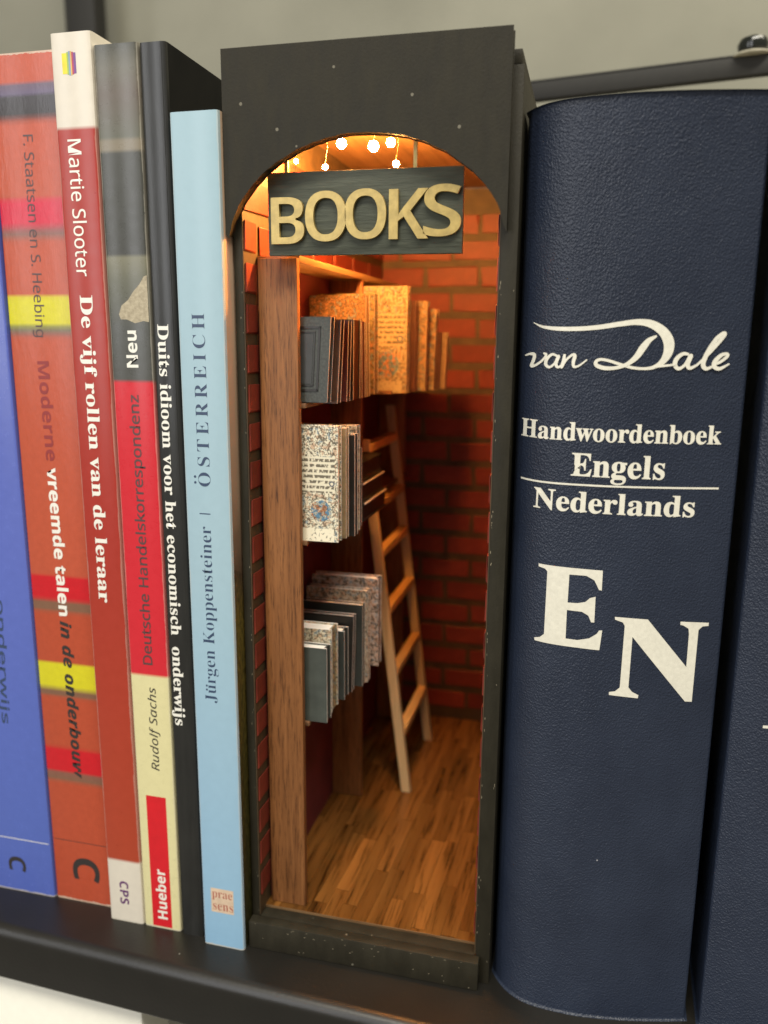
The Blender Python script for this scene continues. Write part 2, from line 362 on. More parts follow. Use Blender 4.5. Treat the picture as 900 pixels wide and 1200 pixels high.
bm = bmesh.new(); tube(bm, [(13.86, 16.2, 28.62), (13.86, 16.2, 28.66), (13.86, 16.2, 28.75)], [0.7, 0.74, 0.62], 24)
link('washer', bm, m_flat("pale_plastic_washer", (0.35, 0.33, 0.26), 0.3), th, smooth=True)
th = T('cream_panel', 'cream coloured panel lit below the shelf at lower left corner', 'panel', WF, (-20, -0.5, -30))
link('panel', bx(-45, -3.05, -1.22, 0.3, -30, -1.95), M['cream'], th, bevel=0.1)

# ------------------------------------------------------------ tall paperbacks on the left
def big_book(name, label, x, y, wd, ht, dep, mats, bevel=0.05, deg=2.0, cover_side=None, round_spine=False):
    th = T(name, label, 'book', Frame(x, y, 0, deg), (0, 0, 0))
    c = 0.06
    # wrap: one continuous card cover (front board, spine, back board)
    bm = bmesh.new(); b = 0.10
    outer = [(0, dep), (0, b), (0.03, 0.03), (b, 0), (wd-b, 0), (wd-0.03, 0.03), (wd, b), (wd, dep)]
    inner = [(wd-c, dep), (wd-c, b+c), (wd-b-c, c+0.02), (b+c, c+0.02), (c, b+c), (c, dep)]
    pts = outer+inner
    A = [bm.verts.new((p[0], p[1], 0)) for p in pts]
    n = len(pts)
    zs = [0, 0.05]+[ht*k/6 for k in range(1, 6)]+[ht-0.05, ht]
    rings = []
    for z in zs: rings.append([bm.verts.new((p[0], p[1], z)) for p in pts])
    for v in A: bm.verts.remove(v)
    for R0, R1 in zip(rings, rings[1:]):
        for i in range(n): bm.faces.new((R0[i], R0[(i+1) % n], R1[(i+1) % n], R1[i]))
    for R0 in (rings[0], rings[-1]):
        no = len(outer)
        # ends as quads between outer and inner outlines
        pairs = [(0, 13), (1, 12), (2, 12), (3, 11), (4, 10), (5, 9), (6, 9), (7, 8)]
        for (a, ai), (b2, bi) in zip(pairs, pairs[1:]):
            fs = [R0[a], R0[b2], R0[bi]]+([R0[ai]] if ai != bi else [])
            fa = bm.faces.new(fs); fa.material_index = 1
    if cover_side is not None:
        bm.faces.ensure_lookup_table()
        for fa in bm.faces:
            cc = fa.calc_center_median()
            if abs(cc.x-wd) < 0.01 and fa.material_index == 0 and cc.y > 0.1: fa.material_index = 2
    mm = [mats, M['paper']]+([cover_side] if cover_side is not None else [])
    o = link('cover', bm, mm, th, smooth=True)
    link('page_block', bx(c+0.012, wd-c-0.012, b+0.2, dep-0.15, 0.12, ht-0.12), M['pages'], th)
    return th
def k(z, H): return z/H
# far left blue book
H = 25.0
blue = m_zbands("blue_print", [(0, (0.085, 0.13, 0.46)), (0.09, (0.09, 0.14, 0.47)), (0.5, (0.11, 0.15, 0.50)), (1.0, (0.07, 0.10, 0.40))], H, 0.25)
th = big_book('blue_paperback', 'glossy blue paperback with a small black C near its foot, leftmost in the row', -9.65, 0.0, 2.66, H, 16.5, blue)
text(th, 'C', 'sansb', M['black_print'], (1.31, 1.27), (1.31, 0.73), 0.66, 0.0)
text(th, 'onderwijs', 'sans', M['navy_print'], (1.55, 10.2), (1.35, 6.05), 0.4, 0.01)
panel(th, 0.1, 2.58, 1.93, 1.955, M['white_print'], 'foot_line')
# red book with coloured bands
H = 25.5
red = (0.46, 0.075, 0.032); sal = (0.50, 0.09, 0.042); yel = (0.66, 0.60, 0.02); gsh = (0.22, 0.11, 0.065); dk = (0.035, 0.03, 0.03); pk = (0.62, 0.022, 0.055); bred = (0.58, 0.012, 0.02)
z = lambda v: v/H
st = [(0, red), (z(4.25), red), (z(4.35), gsh), (z(4.6), (0.25, 0.10, 0.07)), (z(4.66), bred), (z(5.42), bred), (z(5.5), red), (z(7.16), red), (z(7.25), gsh), (z(7.44), gsh), (z(7.5), yel), (z(8.3), yel), (z(8.34), red),
      (z(9.93), red), (z(10.05), gsh), (z(10.3), gsh), (z(10.38), bred), (z(11.1), bred), (z(11.16), sal), (z(18.1), sal), (z(18.3), (0.17, 0.12, 0.10)), (z(18.45), (0.3, 0.3, 0.05)), (z(18.5), yel), (z(19.22), yel), (z(19.26), sal),
      (z(20.7), sal), (z(20.95), (0.20, 0.11, 0.09)), (z(21.2), pk), (z(21.8), pk), (z(21.86), sal)]
# upper end (grey band) continues in a second ramp
def m_red():
    t = NT("red_banded_print", 0.27, spec=0.5)
    sep = t.n('ShaderNodeSeparateXYZ'); t.l(t.tc.outputs['Object'], sep.inputs[0])
    zz = t.math('MULTIPLY', sep.outputs[2], 1/(H*S)); c1 = t.ramp(zz, st)
    c2 = t.ramp(zz, [(0, sal), (z(23.75), sal), (z(23.95), dk), (z(24.45), (0.05, 0.045, 0.05)), (z(24.5), (0.13, 0.10, 0.17)), (z(24.75), (0.15, 0.10, 0.14)), (z(24.8), sal), (1, sal)])
    c = t.mix(t.math('GREATER_THAN', zz, z(23.0)), c1, c2); nz = t.noise(t.mapped(), 500, 5)
    wn = t.math('MULTIPLY', t.noise(t.mapped(), 600, 4), 0.0045); wear = t.math('MAXIMUM', t.math('LESS_THAN', zz, wn), t.math('GREATER_THAN', zz, t.math('SUBTRACT', 1.0005, wn)))
    c = t.mix(t.math('MULTIPLY', wear, 0.8), c, (0.62, 0.5, 0.38))
    c = t.mix(1.0, c, t.ramp(nz, [(0.3, (0.9,)*3), (0.7, (1,)*3)]), 'MULTIPLY'); t.color(t.mix(t.specks(170, 0.07, 0.9), c, (0.6, 0.5, 0.45)))
    # creases along the left edge of the spine
    cr = t.noise(t.mapped(scale=(1, 1, 0.25)), 260, 6, 0.7); t.bump(cr, 0.0006, 0.3); return t.m
th = big_book('red_banded_paperback', 'red paperback with yellow, pink and grey bands and a large black C at the foot', -6.97, 0.14, 2.24, H, 16.5, m_red())
text(th, 'F. Staatsen en S. Heebing', 'sans', M['grey_print'], (1.07, 23.47), (1.0, 18.14), 0.42)
text(th, 'Moderne', 'sansb', M['darkred_print'], (1.05, 17.47), (1.10, 14.61), 0.40)
text(th, 'vreemde talen', 'sansb', M['white_print'], (1.09, 14.41), (1.13, 9.86), 0.40, 0.012)
text(th, 'in de onderbouw', 'bi', M['black_print'], (1.13, 9.70), (1.20, 4.48), 0.40, 0.012)
text(th, 'C', 'sansb', M['black_print'], (1.2, 1.62), (1.2, 0.78), 0.98)
panel(th, 0.1, 2.14, 2.17, 2.19, M['black_print'], 'foot_line')
# white topped red book
H = 25.7; wh = (0.70, 0.64, 0.54); rd = (0.38, 0.032, 0.02); rd2 = (0.40, 0.055, 0.022)
mat = m_zbands("white_and_red_print", [(0, wh), (2.12/H, wh), (2.125/H, rd2), (0.5, rd), (23.45/H, rd), (23.455/H, wh)], H, 0.3, wd=1.19)
th = big_book('white_topped_red_book', 'dark red book with a white top block, a small rainbow mark and a white foot', -4.66, -0.25, 1.19, H, 15.0, mat)
for i, (c, a, b) in enumerate([((0.72, 0.62, 0.04), 0.33, 0.47), ((0.30, 0.42, 0.10), 0.47, 0.52), ((0.20, 0.30, 0.45), 0.52, 0.57), ((0.62, 0.40, 0.10), 0.57, 0.61), ((0.42, 0.05, 0.10), 0.61, 0.66), ((0.18, 0.07, 0.25), 0.66, 0.73)]):
    panel(th, a, b, 24.68+0.02*abs(i-2.5), 25.27-0.02*abs(i-2.5), m_flat("logo_stripe", c, 0.4, bump=0), 'logo_stripe')
text(th, 'Martie Slooter', 'sans', M['white_print'], (0.54, 23.17), (0.55, 19.74), 0.42, 0.006)
text(th, 'De vijf rollen van de leraar', 'serif', M['white_print'], (0.53, 19.25), (0.50, 10.59), 0.50, 0.008)
text(th, 'CPS', 'sansb', M['purple_print'], (0.57, 1.43), (0.56, 0.62), 0.31)
# grey, red and cream book
H = 25.35; cr = (0.72, 0.66, 0.36); r2 = (0.62, 0.022, 0.035); g1 = (0.085, 0.082, 0.065)
mat = m_zbands("grey_red_cream_print", [(0, cr), (8.43/H, cr), (8.435/H, r2), (16.95/H, r2), (16.955/H, (0.07, 0.07, 0.062)), (18.4/H, (0.075, 0.077, 0.068)), (19.6/H, (0.12, 0.12, 0.085)), (20.2/H, (0.19, 0.18, 0.12)), (20.3/H, (0.05, 0.05, 0.042)),
               (22.78/H, (0.06, 0.06, 0.05)), (22.85/H, (0.22, 0.185, 0.13)), (23.1/H, (0.22, 0.185, 0.13)), (23.15/H, (0.12, 0.12, 0.09)), (24.2/H, (0.13, 0.105, 0.085)), (24.8/H, (0.14, 0.13, 0.10)), (1, (0.07, 0.07, 0.055))], H, 0.28, wd=1.27)
th = big_book('grey_red_cream_book', 'paperback with a grey photo top, bright red middle and cream foot carrying a red block', -3.45, -0.2, 1.27, H, 15.5, mat)
bm = bmesh.new(); pts = [(0.33, 18.75), (0.42, 18.98), (0.62, 19.12), (0.80, 19.35), (0.98, 19.52), (1.12, 19.72), (1.21, 19.75), (1.21, 18.55), (1.05, 18.58), (0.8, 18.52), (0.55, 18.62), (0.38, 18.62)]
bm.faces.new([bm.verts.new((a, -0.003, b)) for a, b in pts])
def m_patch():
    t = NT("pale_photo_print", 0.35); nz = t.noise(t.mapped(), 700, 5, 0.7); t.color(t.ramp(nz, [(0.3, (0.26, 0.21, 0.13)), (0.65, (0.50, 0.43, 0.29))])); return t.m
link('printed_photo', bm, m_patch(), th)
text(th, 'Neu', 'sansb', M['white_print'], (0.66, 17.35), (0.65, 18.33), 0.35, 0.01)
text(th, 'Deutsche Handelskorrespondenz', 'sans', M['grey_print'], (0.66, 8.80), (0.67, 16.62), 0.42, 0.012)
text(th, 'Rudolf Sachs', 'sansi', M['black_print'], (0.72, 5.43), (0.73, 8.10), 0.36, 0.004)
panel(th, 0.31, 0.97, 0.06, 4.56, m_flat("red_print_block", (0.62, 0.012, 0.02), 0.32, var=0.05), 'red_block')
text(th, 'Hueber', 'sansb', M['white_print'], (0.66, 0.34), (0.64, 2.08), 0.36, 0.006, y=-0.009)
# black hardcover
H = 25.3
t = NT("black_cloth_cover", 0.3, spec=0.5); nz = t.noise(t.mapped(scale=(1, 1, 0.2)), 400, 5)
t.color(t.ramp(nz, [(0.3, (0.014, 0.014, 0.013)), (0.7, (0.022, 0.022, 0.020))])); t.bump(nz, 0.0001, 0.5)
M['blackcover'] = t.m
t = NT("matt_black_cover", 0.7, spec=0.15); nz = t.noise(t.mapped(), 100, 5); t.color(t.ramp(nz, [(0.3, (0.004, 0.004, 0.003)), (0.7, (0.008, 0.0075, 0.006))])); M['mattblack'] = t.m
th = big_book('black_paperback', 'slim black book with white serif title on its spine, left of the light blue one', -2.13, -0.2, 0.74, H, 14.5, M['blackcover'], cover_side=M['mattblack'])
text(th, 'Duits idioom voor het economisch  onderwijs', 'serif', M['white_print'], (0.27, 18.50), (0.24, 7.03), 0.42, 0.006)
bm = bmesh.new(); cyl(bm, (0.62, 0.008, 0), 'z', 0.014, 0.02, H-0.02, 8); link('spine_crease', bm, M['blackcover'], th, smooth=True)
# light blue book
H = 23.6
lb1 = (0.35, 0.50, 0.58); lb2 = (0.27, 0.47, 0.66)
mat = m_zbands("light_blue_print", [(0, lb2), (0.5, lb1), (1, (0.34, 0.49, 0.56))], H, 0.36, mottled=0.04, wd=1.335)
def m_grass():
    t = NT("meadow_photo_print", 0.4, spec=0.4)
    sep = t.n('ShaderNodeSeparateXYZ'); t.l(t.tc.outputs['Object'], sep.inputs[0])
    zz = t.math('ADD', t.math('MULTIPLY', sep.outputs[2], 1/(H*S)), t.math('MULTIPLY', t.math('SUBTRACT', t.noise(t.mapped(), 150, 4), 0.5), 0.05))
    top = t.ramp(zz, [(0, (0.03, 0.028, 0.01)), (0.25, (0.07, 0.055, 0.012)), (0.44, (0.14, 0.10, 0.02)), (0.50, (0.10, 0.06, 0.035)), (0.60, (0.30, 0.20, 0.13)), (0.85, (0.58, 0.40, 0.27)), (1, (0.5, 0.36, 0.25))])
    g = t.ramp(t.noise(t.mapped(scale=(1, 1, 0.5)), 900, 4, 0.7), [(0.35, (0.25, 0.25, 0.25)), (0.6, (1, 1, 1)), (0.72, (2.2, 1.9, 1.2))])
    fac = t.math('LESS_THAN', zz, 0.5); t.color(t.mix(t.math('MULTIPLY', fac, 0.9), top, g, 'MULTIPLY')); return t.m
th = big_book('light_blue_paperback', 'light blue paperback standing against the left side of the black wooden box', -1.27, -0.38, 1.335, H, 15.0, mat, cover_side=m_grass(), deg=1.6)
L = (Vector((0.57, 18.77))-Vector((0.58, 14.24))).length
text(th, 'OSTERREICH', 'serif', M['navy_print'], (0.60, 14.24), (0.59, 18.77), 0.36, -0.012, spacing=1.35, dots=[(0.10, 0.27, 0.035), (0.26, 0.27, 0.035)])
panel(th, 0.42, 0.74, 13.47, 13.50, M['navy_print'], 'divider_line')
tb = th
text(th, 'Jurgen Koppensteiner', 'serif', M['navy_print'], (0.59, 7.99), (0.62, 13.13), 0.44, -0.014, dots=[(0.38, 0.16, 0.03), (0.50, 0.16, 0.03)])
panel(th, 0.30, 1.03, 1.17, 1.98, m_flat("pale_label_print", (0.66, 0.50, 0.36), 0.4, bump=0), 'publisher_label')
text(th, 'prae', 'serif', M['brown_print'], (0.34, 1.73), (0.99, 1.73), 0.28, -0.01, y=-0.009)
text(th, 'sens', 'serif', M['brown_print'], (0.36, 1.36), (1.01, 1.36), 0.22, -0.01, y=-0.009)

# ------------------------------------------------------------ big navy dictionary
def spine_y(x): return 0.07+(0.0441*(9.6-x)**4 if x < 9.6 else 0.125*(x-9.6)**1.5)
def dictionary(name, label, x0, x1, yf, H, dep=16.5):
    th = T(name, label, 'book', WF, (x0, yf(x0), 0)); n = 64; c = 0.28
    outer = []
    for i in range(n+1):
        x = x0+(x1-x0)*i/n; outer.append((x, yf(x)))
    ol = (x0, dep); orr = (x1, dep)
    pts = [ol, (x0, yf(x0)+0.15)]+outer+[(x1, yf(x1)+0.15), orr, (x1-c, dep), (x1-c, yf(x1)+0.5)]
    for i in range(n, -1, -4):
        x = x0+c+(x1-x0-2*c)*i/n; pts.append((x, max(yf(x), 0)+0.3+0.12))
    pts += [(x0+c, yf(x0)+0.5), (x0+c, dep)]
    bm = bmesh.new(); prism(bm, pts, 0, H, 'z')
    for v in bm.verts:
        if v.co.z > 1: v.co.z += 0.012*(v.co.x-x0)-0.03
    link('cover', bm, M['leather'], th, bevel=0.07, angle=50, seg=3)
    pg = [(x0+c+0.02, dep-0.4), (x0+c+0.02, yf(x0)+0.75), ((x0+x1)/2, 0.75), (x1-c-0.02, yf(x1)+0.75), (x1-c-0.02, dep-0.4)]
    bm = bmesh.new(); prism(bm, pg, 0.35, H-0.35, 'z'); link('page_block', bm, M['pages'], th)
    return th
th = dictionary('navy_dictionary', 'thick navy leatherette dictionary with large white E and N on its rounded spine', 7.44, 12.70, spine_y, 23.42)
def flat_poly(th, name, pts, mat):
    bm = bmesh.new(); vs = [bm.verts.new((a, 0, b)) for a, b in pts]
    for tri in tessellate_polygon([[Vector((a, b, 0)) for a, b in pts]]): bm.faces.new([vs[i] for i in tri])
    surf(bm, lambda x: spine_y(x)-0.012); link(name, bm, mat, th)
flat_poly(th, 'large_letter', [(8.229, 12.693), (9.79, 12.678), (9.794, 12.17), (9.728, 12.182), (9.606, 12.417), (9.411, 12.515), (9.001, 12.512), (8.995, 11.789), (9.233, 11.797), (9.422, 11.845), (9.525, 11.955), (9.658, 12.002), (9.665, 11.338), (9.588, 11.336), (9.513, 11.5), (9.354, 11.585), (8.989, 11.593), (8.995, 10.845), (9.286, 10.838), (9.558, 10.91), (9.742, 11.048), (9.791, 11.141), (9.867, 11.147), (9.827, 10.625), (8.219, 10.66), (8.204, 10.73), (8.351, 10.78), (8.452, 10.881), (8.458, 12.528), (8.397, 12.588), (8.233, 12.617)], M['silver_print'])
flat_poly(th, 'large_letter', [(10.147, 11.52), (10.927, 11.484), (11.924, 10.271), (11.919, 11.134), (11.897, 11.269), (11.767, 11.35), (11.696, 11.366), (11.695, 11.448), (12.367, 11.423), (12.363, 11.341), (12.225, 11.329), (12.136, 11.235), (12.13, 9.346), (11.965, 9.351), (10.594, 11.023), (10.586, 9.69), (10.681, 9.573), (10.839, 9.494), (10.829, 9.409), (10.129, 9.46), (10.129, 9.54), (10.27, 9.568), (10.379, 9.678), (10.393, 11.297), (10.344, 11.383), (10.151, 11.449)], M['silver_print'])
W2 = {'sw': [(7.81, 18.573, 0.013), (8.046, 18.474, 0.059), (8.42, 18.426, 0.091), (8.893, 18.426, 0.098), (9.352, 18.463, 0.104), (9.802, 18.533, 0.111), (10.192, 18.58, 0.13), (10.503, 18.536, 0.17), (10.766, 18.373, 0.209), (10.907, 18.146, 0.235), (10.913, 17.916, 0.209), (10.816, 17.714, 0.143), (10.656, 17.585, 0.091), (10.434, 17.536, 0.065), (10.149, 17.555, 0.065), (9.86, 17.633, 0.065), (9.598, 17.711, 0.065), (9.424, 17.732, 0.065), (9.33, 17.678, 0.078), (9.358, 17.591, 0.091), (9.551, 17.535, 0.091), (9.808, 17.551, 0.078), (10.03, 17.635, 0.091), (10.218, 17.794, 0.13), (10.345, 17.998, 0.157), (10.473, 18.171, 0.117), (10.618, 18.264, 0.052)], 'v': [(7.616, 17.793, 0.033), (7.758, 17.834, 0.059), (7.869, 17.812, 0.085), (7.848, 17.678, 0.085), (7.8, 17.554, 0.078), (7.908, 17.57, 0.059), (8.073, 17.685, 0.052), (8.168, 17.819, 0.059), (8.115, 17.854, 0.046)], 'a': [(8.428, 17.8, 0.052), (8.316, 17.834, 0.059), (8.197, 17.736, 0.078), (8.166, 17.603, 0.078), (8.257, 17.534, 0.059), (8.376, 17.62, 0.052), (8.465, 17.789, 0.078), (8.413, 17.621, 0.078), (8.466, 17.539, 0.059), (8.583, 17.613, 0.039)], 'n': [(8.607, 17.839, 0.059), (8.59, 17.696, 0.078), (8.55, 17.541, 0.065), (8.649, 17.709, 0.052), (8.785, 17.829, 0.059), (8.845, 17.807, 0.078), (8.817, 17.665, 0.078), (8.835, 17.558, 0.059), (8.951, 17.584, 0.046), (9.119, 17.716, 0.033)], 'a2': [(11.366, 17.869, 0.059), (11.241, 17.879, 0.078), (11.115, 17.774, 0.098), (11.081, 17.635, 0.098), (11.167, 17.543, 0.078), (11.295, 17.626, 0.065), (11.414, 17.834, 0.098), (11.361, 17.649, 0.098), (11.414, 17.557, 0.078), (11.565, 17.628, 0.052)], 'l': [(11.565, 17.628, 0.052), (11.813, 17.895, 0.065), (12.04, 18.195, 0.085), (12.124, 18.321, 0.072), (12.077, 18.343, 0.078), (11.932, 18.205, 0.091), (11.777, 17.918, 0.104), (11.698, 17.664, 0.104), (11.764, 17.549, 0.085), (11.906, 17.596, 0.052)], 'e': [(11.903, 17.631, 0.052), (12.067, 17.702, 0.065), (12.213, 17.83, 0.072), (12.197, 17.887, 0.065), (12.076, 17.851, 0.085), (11.953, 17.712, 0.104), (11.952, 17.597, 0.098), (12.069, 17.551, 0.078), (12.263, 17.657, 0.039)], 'link': [(10.656, 17.585, 0.052), (10.88, 17.61, 0.052), (11.081, 17.635, 0.046)]}
def catmull(P, n=6):
    P = [Vector(p) for p in P]; Q = [P[0]*2-P[1]]+P+[P[-1]*2-P[-2]]; out = []
    for i in range(1, len(Q)-2):
        for j in range(n):
            t = j/n; a, b, c, d = Q[i-1:i+3]
            out.append(0.5*((2*b)+(c-a)*t+(2*a-5*b+4*c-d)*t*t+(3*b-a-3*c+d)*t*t*t))
    return out+[P[-1]]
bm = bmesh.new(); lift = 0
for kx, pl in W2.items():
    C = catmull(pl)
    for i in range(len(C)-1):
        p, q = C[i], C[i+1]; d = Vector((q.x-p.x, q.y-p.y))
        if d.length < 1e-6: continue
        d.normalize(); nn = Vector((-d.y, d.x)); e = 0.004; lift += 1; yy = -0.012-0.00004*lift
        quad = [(p.x-nn.x*p.z/2-d.x*e, p.y-nn.y*p.z/2-d.y*e), (q.x-nn.x*q.z/2+d.x*e, q.y-nn.y*q.z/2+d.y*e), (q.x+nn.x*q.z/2+d.x*e, q.y+nn.y*q.z/2+d.y*e), (p.x+nn.x*p.z/2-d.x*e, p.y+nn.y*p.z/2-d.y*e)]
        bm.faces.new([bm.verts.new((a, spine_y(a)+yy, b)) for a, b in quad])
        ds = [(q.x+q.z/2*math.cos(t), q.y+q.z/2*math.sin(t)) for t in [kk*math.pi/5 for kk in range(10)]]
        lift += 1; yy = -0.012-0.00004*lift
        bm.faces.new([bm.verts.new((a, spine_y(a)+yy, b)) for a, b in ds])
link('script_lettering', bm, M['silver_print'], th)
text(th, 'Handwoordenboek', 'serif', M['silver_print'], (7.60, 16.04), (12.26, 16.02), 0.45, 0.008, yf=spine_y)
text(th, 'Engels', 'serif', M['silver_print'], (8.90, 15.17), (11.05, 15.15), 0.72, 0.008, yf=spine_y)
text(th, 'Nederlands', 'serif', M['silver_print'], (8.02, 14.35), (11.80, 14.31), 0.52, 0.008, yf=spine_y)
bm = bmesh.new(); bm.faces.new([bm.verts.new(p) for p in ((7.64, 0, 14.74), (12.30, 0, 14.74), (12.30, 0, 14.785), (7.64, 0, 14.785))]); surf(bm, lambda x: spine_y(x)-0.012); link('divider_line', bm, M['silver_print'], th)
# second dictionary, cut off by the right edge
def spine_y2(x): return 0.18+0.030*abs(x-16.0)**2.6
th = dictionary('navy_dictionary', 'navy leatherette volume cut off by the right edge beyond the thick dictionary', 13.06, 19.0, spine_y2, 23.42)
bm = bmesh.new(); bm.faces.new([bm.verts.new((a, 0, b)) for a, b in ((13.78, 9.02), (13.98, 9.06), (15.2, 9.06), (15.2, 8.99), (13.98, 8.98), (13.78, 8.95))]); surf(bm, lambda x: spine_y2(x)-0.012); link('letter_serif', bm, M['silver_print'], th)

# ------------------------------------------------------------ the book nook: wooden box with a miniature alley
nk = T('book_nook', 'black painted wooden box with an arched front, holding a miniature bookshop alley', 'book nook', NK, (0, 0, 0))
# arched front panel
pts = [(0.0, 20.72), (0.0, 24.98), (7.02, 24.98), (7.02, 20.70)]
N = 60
for i in range(1, N):
    a = math.pi*i/N; x = 3.53+3.45*math.cos(a); zz = 20.72+2.25*math.sin(a)**1.22
    pts.append((x+random.uniform(-0.012, 0.012), zz+random.uniform(-0.014, 0.014)))
pts += [(0.05, 20.66)]
bm = bmesh.new(); prism(bm, pts, 0, 0.34, 'y'); link('arched_front', bm, M['black'], nk, bevel=0.02, angle=50, seg=2)
link('plinth', bx(0.03, 7.0, 0.0, 0.345, 0, 0.9), M['black'], nk, bevel=0.035, seg=2)
link('threshold', bx(0.275, 6.845, 0.35, 0.76, 0, 0.895), M['black'], nk, bevel=0.02)
link('side_panel', bx(0.02, 0.25, 0.35, 15.3, 0, 24.3), M['black'], nk, bevel=0.02)
link('side_panel', bx(6.87, 7.28, 0.35, 15.3, 0, 24.3), M['black'], nk, bevel=0.02)
link('top_panel', bx(0.03, 7.22, 0.35, 15.3, 24.303, 24.62), M['black'], nk, bevel=0.02)
link('base_panel', bx(0.253, 6.867, 0.77, 15.3, 0.02, 0.86), M['black'], nk)
link('ceiling_board', bx(0.253, 6.867, 0.36, 15.0, 24.20, 24.30), M['light_board'], nk)
# brick walls: painted mortar sheet with proud bricks, each a sub-part
def brick_mesh(L, hgt, seed):
    rnd = random.Random(seed); bm = bmesh.new()
    vs, fs = box(bm, -L/2, L/2, -0.035, 0.0, -hgt/2, hgt/2)
    for v in vs: v.co.x += rnd.uniform(-0.055, 0.055); v.co.z += rnd.uniform(-0.045, 0.045); v.co.y += rnd.uniform(-0.02, 0.0) if v.co.y < -0.01 else 0
    bmesh.ops.bevel(bm, geom=[e for e in bm.edges if all(v.co.y < -0.02 for v in e.verts)], offset=0.02, segments=1, affect='EDGES')
    for v in bm.verts: v.co *= S
    bmesh.ops.recalc_face_normals(bm, faces=bm.faces)
    me = bpy.data.meshes.new('brick'); bm.to_mesh(me); bm.free(); me.materials.append(M['brick']); return me
PITCH, BL, BH = 1.045, 2.26, 0.75
FULL = [brick_mesh(BL-0.22, BH, i) for i in range(5)]
CUT = {}
def brick(L, i):
    if abs(L-(BL-0.22)) < 0.05: return FULL[i % 5]
    kx = round(L, 1)
    if kx not in CUT: CUT[kx] = brick_mesh(max(kx, 0.15), BH, 50+len(CUT))
    return CUT[kx]
def brick_wall(wall, length, z0, z1, place, phase, skip=None):
    rows = 30; cnt = 0
    for rI in range(-1, rows):
        zc = 20.2-PITCH*19+PITCH*(rI)+PITCH/2
        if zc-BH/2 < z0 or zc+BH/2 > z1: continue
        x = (phase if rI % 2 else phase+BL/2)-2*BL
        while x < length:
            a, b = max(x+0.11, 0.03), min(x+BL-0.11, length-0.03)
            if b-a > 0.15 and not (skip and skip((a+b)/2, zc)):
                o = bpy.data.objects.new('brick', brick(b-a, random.randrange(50))); COL.objects.link(o); o.parent = wall
                p, rz = place((a+b)/2, zc); o.location = p*S; o.rotation_euler = (random.uniform(-.008, .008), random.uniform(-.012, .012), rz); cnt += 1
            x += BL
    return cnt
bw = link('back_wall', bx(0.253, 6.867, 15.0, 15.2, 0.9, 24.19), M['mortar'], nk)
lw = link('left_wall', bx(0.253, 0.28, 0.36, 14.99, 0.9, 24.19), M['mortar'], nk)
rw = link('right_wall', bx(6.84, 6.867, 0.36, 14.99, 0.9, 24.19), M['mortar'], nk)
brick_wall(bw, 6.55, 0.97, 24.15, lambda s, zc: (Vector((0.29+s, 15.0, zc)), 0), 1.86)
place_left = lambda s, zc: (Vector((0.28, 0.37+s, zc)), math.pi/2)
brick_wall(lw, 14.6, 20.1, 24.15, place_left, 0.9)
brick_wall(lw, 0.86, 0.97, 20.2, place_left, 0.95)
brick_wall(rw, 14.6, 0.97, 24.15, lambda s, zc: (Vector((6.84, 0.37+s, zc)), -math.pi/2), 0.3)
# floorboards, clipped to the room
fl = link('floor', bx(0.282, 6.838, 0.77, 14.98, 0.862, 0.895), m_flat("dark_floor_gap", (0.02, 0.01, 0.005), 0.7), nk)
def clip(poly, axis, val, keep_less):
    out = []
    for i in range(len(poly)):
        a, b = poly[i], poly[(i+1) % len(poly)]
        ia = (a[axis] <= val) == keep_less; ib = (b[axis] <= val) == keep_less
        if ia: out.append(a)
        if ia != ib:
            t = (val-a[axis])/(b[axis]-a[axis]); out.append((a[0]+t*(b[0]-a[0]), a[1]+t*(b[1]-a[1])))
    return out
ang = math.radians(-3.2); ca, sa = math.cos(ang), math.sin(ang); bwid = 0.46
for i in range(-2, 18):
    v = -1.0-random.uniform(0, 3)
    while v < 16:
        ln = random.uniform(2.6, 4.6); x0 = i*bwid-0.5+0.014; x1 = x0+bwid-0.028
        rect = [(x0, v+0.012), (x1, v+0.012), (x1, v+ln-0.012), (x0, v+ln-0.012)]
        q = [(0.28+a*ca-b*sa, 0.7+a*sa+b*ca) for a, b in rect]
        for ax, val, kl in ((0, 0.285, False), (0, 6.835, True), (1, 0.79, False), (1, 14.97, True)):
            if q: q = clip(q, ax, val, kl)
        v += ln
        if len(q) < 3: continue
        ar = abs(sum(q[j][0]*q[(j+1) % len(q)][1]-q[(j+1) % len(q)][0]*q[j][1] for j in range(len(q)))/2)
        if ar < 0.02: continue
        h = random.uniform(0.935, 0.95); bm = bmesh.new(); prism(bm, q, 0.897, h, 'z')
        link('floorboard', bm, M['plank'], nk, parent=fl, bevel=0.008, seg=1)
# those boards live in the nook's frame already, fl's origin is the nook base
link('front_floor_strip', bx(0.285, 6.835, 0.765, 0.785, 0.87, 0.955), m_wood("edge_strip_wood", (0.16, 0.09, 0.04), (0.34, 0.2, 0.09), 0, 0.5), nk)

